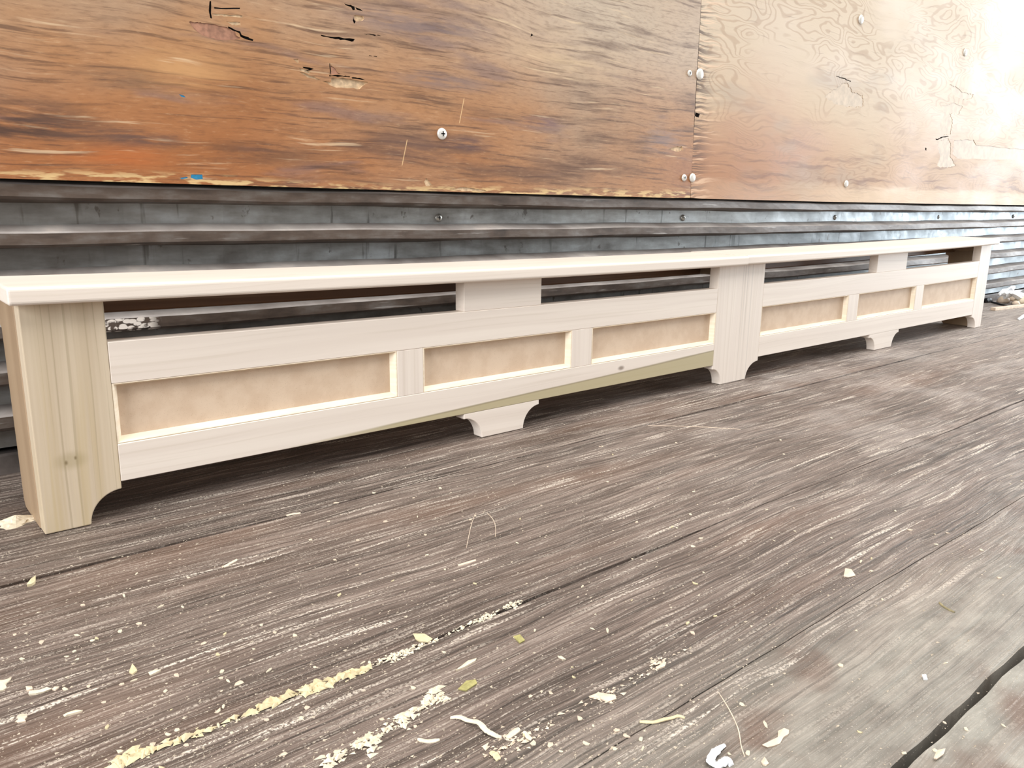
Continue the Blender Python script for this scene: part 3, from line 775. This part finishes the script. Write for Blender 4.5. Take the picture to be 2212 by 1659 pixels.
flake('wood_chip', F2((1130, 760), (1170, 750), (1200, 785), (1170, 800)), M_CHIPG, 'yellowish chip right of the cream and olive chip')
flake('wood_chip', F2((1580, 1120), (1640, 1095), (1740, 1110), (1745, 1135), (1700, 1150), (1640, 1130)), M_CREAM, 'broken cream chip between the yellow shaving and the long groove')
flake('wood_chip', F1((770, 975), (790, 925), (812, 950), (820, 965), (795, 985)), M_CHIPY, 'zigzag yellow chip on the left part of the floor')
flake('wood_chip', F1((885, 975), (925, 960), (962, 962), (930, 978), (895, 992)), M_CHIP, 'jagged chip just right of the zigzag yellow chip')
flake('wood_chip', G4((-30, 340), (60, 340), (170, 310), (80, 400), (100, 450), (40, 500), (-30, 510)), M_CHIP, 'white splinter cut off by the left edge of the picture')
flake('wood_chip', G4((385, 440), (480, 430), (492, 475), (440, 490), (395, 495)), M_CREAM, 'square chip, leftmost of three in a row at lower left')
flake('wood_chip', G4((425, 560), (440, 515), (620, 480), (700, 455), (780, 470), (650, 520), (540, 550)), M_CHIP, 'long wavy flake, middle of three in a row at lower left')
flake('wood_chip', G4((780, 480), (820, 435), (890, 440), (830, 490)), M_CREAM, 'leaf-shaped chip, rightmost of three in a row at lower left')
flake('wood_chip', G4((250, 890), (310, 850), (380, 850), (412, 885), (370, 920), (388, 960), (270, 980), (232, 955), (270, 930)), M_CREAM, 'pinkish mushroom-shaped chip near the lower left corner')
flake('wood_chip', G4((945, 870), (1010, 830), (1130, 785), (1245, 803), (1150, 830), (1010, 870), (970, 885)), M_CHIP, 'flat tapering flake right of the pinkish chip')
flake('wood_chip', F1((160, 460), (180, 430), (215, 413), (212, 440), (190, 455)), M_CHIPY, 'upright yellow chip standing on the front seam at far left', h=.003)
flake('wood_chip', F3((1150, 395), (1160, 350), (1195, 355), (1222, 390), (1180, 400)), M_CREAM, 'tan crumb in the right half of the floor beside a shallow groove')
flake('wood_chip', F3((1680, 1465), (1700, 1420), (1750, 1410), (1740, 1440), (1700, 1468)), M_CREAM, 'pale rectangular chip near the lower right corner')
flake('wood_chip', F3((1610, 975), (1635, 972), (1645, 1000), (1620, 1000)), M_WHITE, 'white pellet on the smooth plank, left of the wide dark seam')
flake('wood_chip', F2((1980, 950), (2030, 910), (2045, 915), (2035, 940), (1990, 955)), M_CREAM, 'small blocky chip on the right above the thin yellow shaving')
flake('wood_chip', F2((785, 965), (860, 905), (912, 890), (905, 905), (840, 945)), M_CHIP, 'narrow cream flake below the yellowish chip in the centre')

# sawdust heap beside the left foot
p = onz(36, 1128); bm = bmesh.new(); rr = random.Random(5); nr, ns = 7, 22; vs = []
for i in range(nr + 1):
    f = i / nr; row = []
    for j in range(ns):
        a = 2 * math.pi * j / ns; r = .013 * f * (1 + .28 * math.sin(3 * a + 1) + rr.uniform(-.12, .12))
        row.append(bm.verts.new((r * 1.5 * math.cos(a), r * math.sin(a), .0075 * (1 - f) ** 1.2 + (rr.uniform(0, .0007) if i < nr else 0))))
    vs.append(row)
for i in range(nr):
    for j in range(ns): bm.faces.new((vs[i][j], vs[i][(j + 1) % ns], vs[i + 1][(j + 1) % ns], vs[i + 1][j]))
bmesh.ops.remove_doubles(bm, verts=vs[0], dist=.0008); bm.faces.new(vs[-1][::-1])
o = bm_obj('sawdust_heap', bm, M_CHIP); o.location = (p.x, p.y, 0)
tag(o, 'little heap of cream sawdust beside the left end panel', 'sawdust heap')

# loose small chips: 180 countable ones
protos = []
for k in range(6):
    bm = bmesh.new(); rr = random.Random(50 + k); n = rr.choice((5, 6, 7)); top, bot = [], []
    el = rr.uniform(.45, 1.)
    for j in range(n):
        a = 2 * math.pi * j / n; r = rr.uniform(.6, 1.2)
        x, y = r * math.cos(a), r * el * math.sin(a)
        top.append(bm.verts.new((x, y, rr.uniform(.25, .7)))); bot.append(bm.verts.new((x * .9, y * .9, 0)))
    ct = bm.verts.new((rr.uniform(-.2, .2), rr.uniform(-.2, .2), .8))
    for j in range(n):
        bm.faces.new((top[j], top[(j + 1) % n], ct)); bm.faces.new((bot[j], bot[(j + 1) % n], top[(j + 1) % n], top[j]))
    bm.faces.new(bot[::-1]); bmesh.ops.recalc_face_normals(bm, faces=bm.faces[:])
    me = bpy.data.meshes.new('small_wood_chip'); bm.to_mesh(me); bm.free()
    me.materials.append((M_CHIP, M_CREAM, M_CHIP, M_CREAM, M_CHIPY, M_CHIP)[k]); protos.append(me)
cr = random.Random(99); count = 0
while count < 190:
    a, b = cr.uniform(0, 2212), cr.uniform(930, 1659)
    if b < 1290 - .25 * a - 30 or b < 800: continue
    q = onz(a, b)
    if q.y > -.03 or (a > 1700 and b > 1250 and cr.random() < .8): continue
    if cr.random() > (b - 600) / 1000: continue
    o = bpy.data.objects.new('small_wood_chip', protos[cr.randrange(6)]); COL.objects.link(o)
    s = cr.uniform(.0010, .0022) * (1.25 if cr.random() < .12 else 1)
    o.location = (q.x, q.y, -.0012 if q.y < -.675 else 0); o.rotation_euler.z = cr.uniform(0, 6.28) * .3 if cr.random() < .6 else cr.uniform(0, 6.28)
    o.scale = (s * cr.uniform(1, 1.7), s, s * .7)
    tag(o, 'small pale wood chip lying loose on the floorboards', 'wood chip', 'small loose wood chips scattered over the planks'); count += 1

# ------------------------------------------------------------------ sawdust as stuff
def tetra_cloud(name, pts, mat, label, cat, seed):
    rr = np.random.RandomState(seed); N = len(pts); pts = np.array(pts)
    V = np.zeros((N, 4, 3)); ang = rr.rand(N) * 2 * np.pi; s = pts[:, 3]
    for k in range(3):
        a = ang + k * 2.094 + rr.rand(N) * .7; r = s * (.6 + .8 * rr.rand(N))
        V[:, k, 0] = pts[:, 0] + r * np.cos(a) * (1 + rr.rand(N) * 1.0); V[:, k, 1] = pts[:, 1] + r * np.sin(a); V[:, k, 2] = pts[:, 2] + s * .15 * rr.rand(N)
    V[:, 3, :] = V[:, :3, :].mean(1); V[:, 3, 2] = pts[:, 2] + s * (.5 + .5 * rr.rand(N))
    F = np.array([[0, 1, 3], [1, 2, 3], [2, 0, 3], [2, 1, 0]]); F = (np.arange(N)[:, None, None] * 4 + F[None]).reshape(-1, 3)
    me = bpy.data.meshes.new(name); me.from_pydata(V.reshape(-1, 3).tolist(), [], F.tolist()); me.update()
    return tag(new_obj(name, me, [mat]), label, cat, kind='stuff')
nr_ = np.random.RandomState(12)
pts = []
grooves = [(nr_.uniform(-.75, .0), nr_.uniform(0, 6)) for _ in range(60)]
N = 15000; i = 0
while len(pts) < N:
    # sample in view, denser in front
    a, b = nr_.uniform(-60, 2270), 700 + 1000 * nr_.rand() ** .8
    q = onz(a, b)
    if q.y > .02 or q.y < -.9 or q.x > 3.2: continue
    smooth = (q.y < -.58) or (a > 1700 and b > 1300)
    if smooth and nr_.rand() < .8: continue
    y = q.y
    if nr_.rand() < .62:
        g0 = grooves[nr_.randint(60)]; gy = g0[0] + .004 * math.sin(q.x * 3 + g0[1]) + nr_.normal() * .0016
        if abs(gy - y) < .04 and math.sin(q.x * 5 + g0[1] * 3) > -.3: y = gy
    d = (Vector((q.x, y, 0)) - CAM).length
    s = nr_.gamma(1.5, .00019); s = min(max(s, .00015), .0012)
    pts.append((q.x, y, -.0012 if y < -.673 else 0, s))
tetra_cloud('sawdust', pts, M_DUST, 'fine cream sawdust sprinkled all over the plank floor', 'sawdust', 1)
# chips packed along the second seam, and along two worn grooves
def line_pts(px, n, spread, smin, smax, seed):
    rr = np.random.RandomState(seed); out = []
    P = [onz(a, b) for a, b in px]; L = [(P[i + 1] - P[i]).length for i in range(len(P) - 1)]; T = sum(L)
    for _ in range(n):
        t = rr.rand() * T; i = 0
        while i < len(L) - 1 and t > L[i]: t -= L[i]; i += 1
        c = P[i].lerp(P[i + 1], t / L[i]); u = .5 + .5 * math.sin(c.x * 61) * math.sin(c.x * 23 + 1)
        u2 = u * (.5 + .5 * math.sin(c.x * 140 + 3 * math.sin(c.x * 37)))
        if rr.rand() > .12 + 1.1 * u2: continue
        y = c.y + rr.normal() * spread * (.5 + u2)
        out.append((c.x, y, .0015 * rr.rand() * max(0, 1 - abs(y - c.y) / spread / 2), smin + (smax - smin) * rr.rand() ** 2))
    return out
tetra_cloud('packed_wood_chips', line_pts([(245, 1656), (330, 1618), (430, 1588), (560, 1532), (700, 1478), (800, 1442)], 900, .0024, .0008, .0042, 2), M_CHIPY,
            'thick line of cream chips packed in the seam at lower left', 'wood chips', 2)
tetra_cloud('packed_wood_chips', line_pts([(800, 1442), (900, 1400), (1010, 1352), (1130, 1297)], 700, .0020, .0005, .0018, 3), M_CHIP,
            'thinner line of crumbs where the same seam runs on to the centre', 'wood chips', 3)
tetra_cloud('packed_wood_chips', line_pts([(690, 1659), (800, 1599), (860, 1560), (960, 1500)], 620, .0034, .0005, .0030, 4), M_CHIP,
            'crumbly line of chips in the worn groove at the bottom centre left', 'wood chips', 4)
tetra_cloud('packed_wood_chips', line_pts([(1050, 1640), (1200, 1560), (1340, 1490), (1480, 1400)], 500, .0034, .0004, .0020, 5), M_CREAM,
            'loose line of crumbs rising to the right from the S-curved shaving', 'wood chips', 5)

# ------------------------------------------------------------------ litter against the wall at far right
def world_ribbon(*a, **k): return ribbon(*a, **k)
bm = bmesh.new()
pa, pb = onz(2150, 671.5), onz(2260, 658); dv = (pb - pa).normalized(); sv = dv.cross(Vector((0, 0, 1))).normalized()
L = 1.1
vs = []
for u in (0, L):
    for s, z in ((0, 0), (.016, 0), (.016, .009), (0, .009)): vs.append(bm.verts.new(dv * u - sv * s + Vector((0, 0, z))))
for f in ((0, 1, 2, 3), (7, 6, 5, 4), (0, 4, 5, 1), (1, 5, 6, 2), (2, 6, 7, 3), (3, 7, 4, 0)): bm.faces.new([vs[i] for i in f])
bevel(bm, .0008, 1)
o = bm_obj('wood_strip', bm, M_CREAM); o.location = (pa.x, pa.y, 0); tag(o, 'long thin whitewood strip on the floor at the right edge, in front of the litter', 'wood strip')
ribbon('wood_shaving', [(2200, 691), (2212, 685), (2230, 677)], .012, M_WHITE, 'white shaving cut off by the right edge, nearer than the whitewood strip', arch=.004, t=.002)
ribbon('rubber_strip', [(2139, 652.5), (2155, 657), (2172, 661.5), (2186, 661), (2212, 658)], .010, M_BLACKP, 'curved black rubber strip at the foot of the litter on the right', 'rubber strip', t=.003, arch=.001)
lit = random.Random(4)
def shred(px, z0, z1, w, mat, label, y0, y1):
    P = []
    n = len(px)
    for i, (a, b) in enumerate(px):
        y = y0 + (y1 - y0) * i / (n - 1); P.append(ony(a, b, y))
    c = sum(P, Vector()) / n; bm = bmesh.new(); rows = []
    for i, p in enumerate(P):
        d = (P[min(i + 1, n - 1)] - P[max(i - 1, 0)]).normalized(); s = d.cross(Vector((0, -1, 0))).normalized()
        ww = w[i] / 2
        rows.append([bm.verts.new(p - c + s * ww * a * lit.uniform(.65, 1.2) + Vector((lit.uniform(-.004, .004), e + lit.uniform(-.006, .006), lit.uniform(-.003, .003)))) for a, e in ((-1, 0), (-.3, -.008), (.4, -.003), (1, .004), (.3, .006), (-.4, .001))])
    for A_, B_ in zip(rows, rows[1:]):
        for j in range(6): bm.faces.new((A_[j], A_[(j + 1) % 6], B_[(j + 1) % 6], B_[j]))
    bm.faces.new(rows[0]); bm.faces.new(rows[-1][::-1])
    o = bm_obj('plastic_shred', bm, mat, None, False); o.location = c
    return tag(o, label, 'plastic scrap')
shred([(2158, 636), (2166, 633), (2173, 630), (2179, 627), (2185, 623), (2190, 619)], 0, 0, (.008, .022, .034, .036, .028, .008), M_WHITE, 'crumpled grey-white plastic peak, leftmost of the litter scraps', .15, .16)
shred([(2166, 636), (2176, 637), (2186, 635), (2194, 632), (2202, 629)], 0, 0, (.012, .03, .034, .022, .008), M_WHITE, 'small white plastic tongue beside the plastic peak', .148, .15)
shred([(2186, 633), (2193, 636), (2201, 639), (2212, 643), (2230, 648)], 0, 0, (.012, .024, .03, .034, .03), M_WHITE, 'long white plastic scrap running out at the right edge', .14, .14)
for k, (a, b, r, lab, mat) in enumerate((
    (2167, 650, .026, 'rounded cream chip, leftmost on the black strip', M_CREAM),
    (2192, 646, .030, 'large cream chip below the plastic peak', M_CREAM),
    (2194, 654.5, .016, 'small cream chip resting on the black strip', M_CREAM),
    (2206, 651, .028, 'tan chip at the right edge behind the whitewood strip', M_CHIP))):
    q = onz(a, b + 3.5, 0); bm = bmesh.new(); bmesh.ops.create_icosphere(bm, subdivisions=2, radius=1)
    for v in bm.verts:
        v.co = Vector((v.co.x * r * .95, v.co.y * r * .8, max(-.0, (v.co.z + .35) * r * .62))) + Vector((lit.uniform(-1, 1), lit.uniform(-1, 1), 0)) * r * .10
    o = bm_obj('wood_chip', bm, mat, None, True); o.location = (q.x, q.y, 0)
    tag(o, lab, 'wood chip')
q = onz(2133, 653, 0); bm = bmesh.new(); bmesh.ops.create_icosphere(bm, subdivisions=2, radius=1)
for v in bm.verts: v.co = Vector((v.co.x * .03, v.co.y * .012, (max(-.3, v.co.z) + .3) * .012)) + Vector((lit.uniform(-1, 1), 0, lit.uniform(0, 1))) * .002
o = bm_obj('dirt_clump', bm, M_BLACKP); o.location = (q.x, q.y, 0); tag(o, 'dark clump of dirt at the wall base, right of the cover', 'dirt')
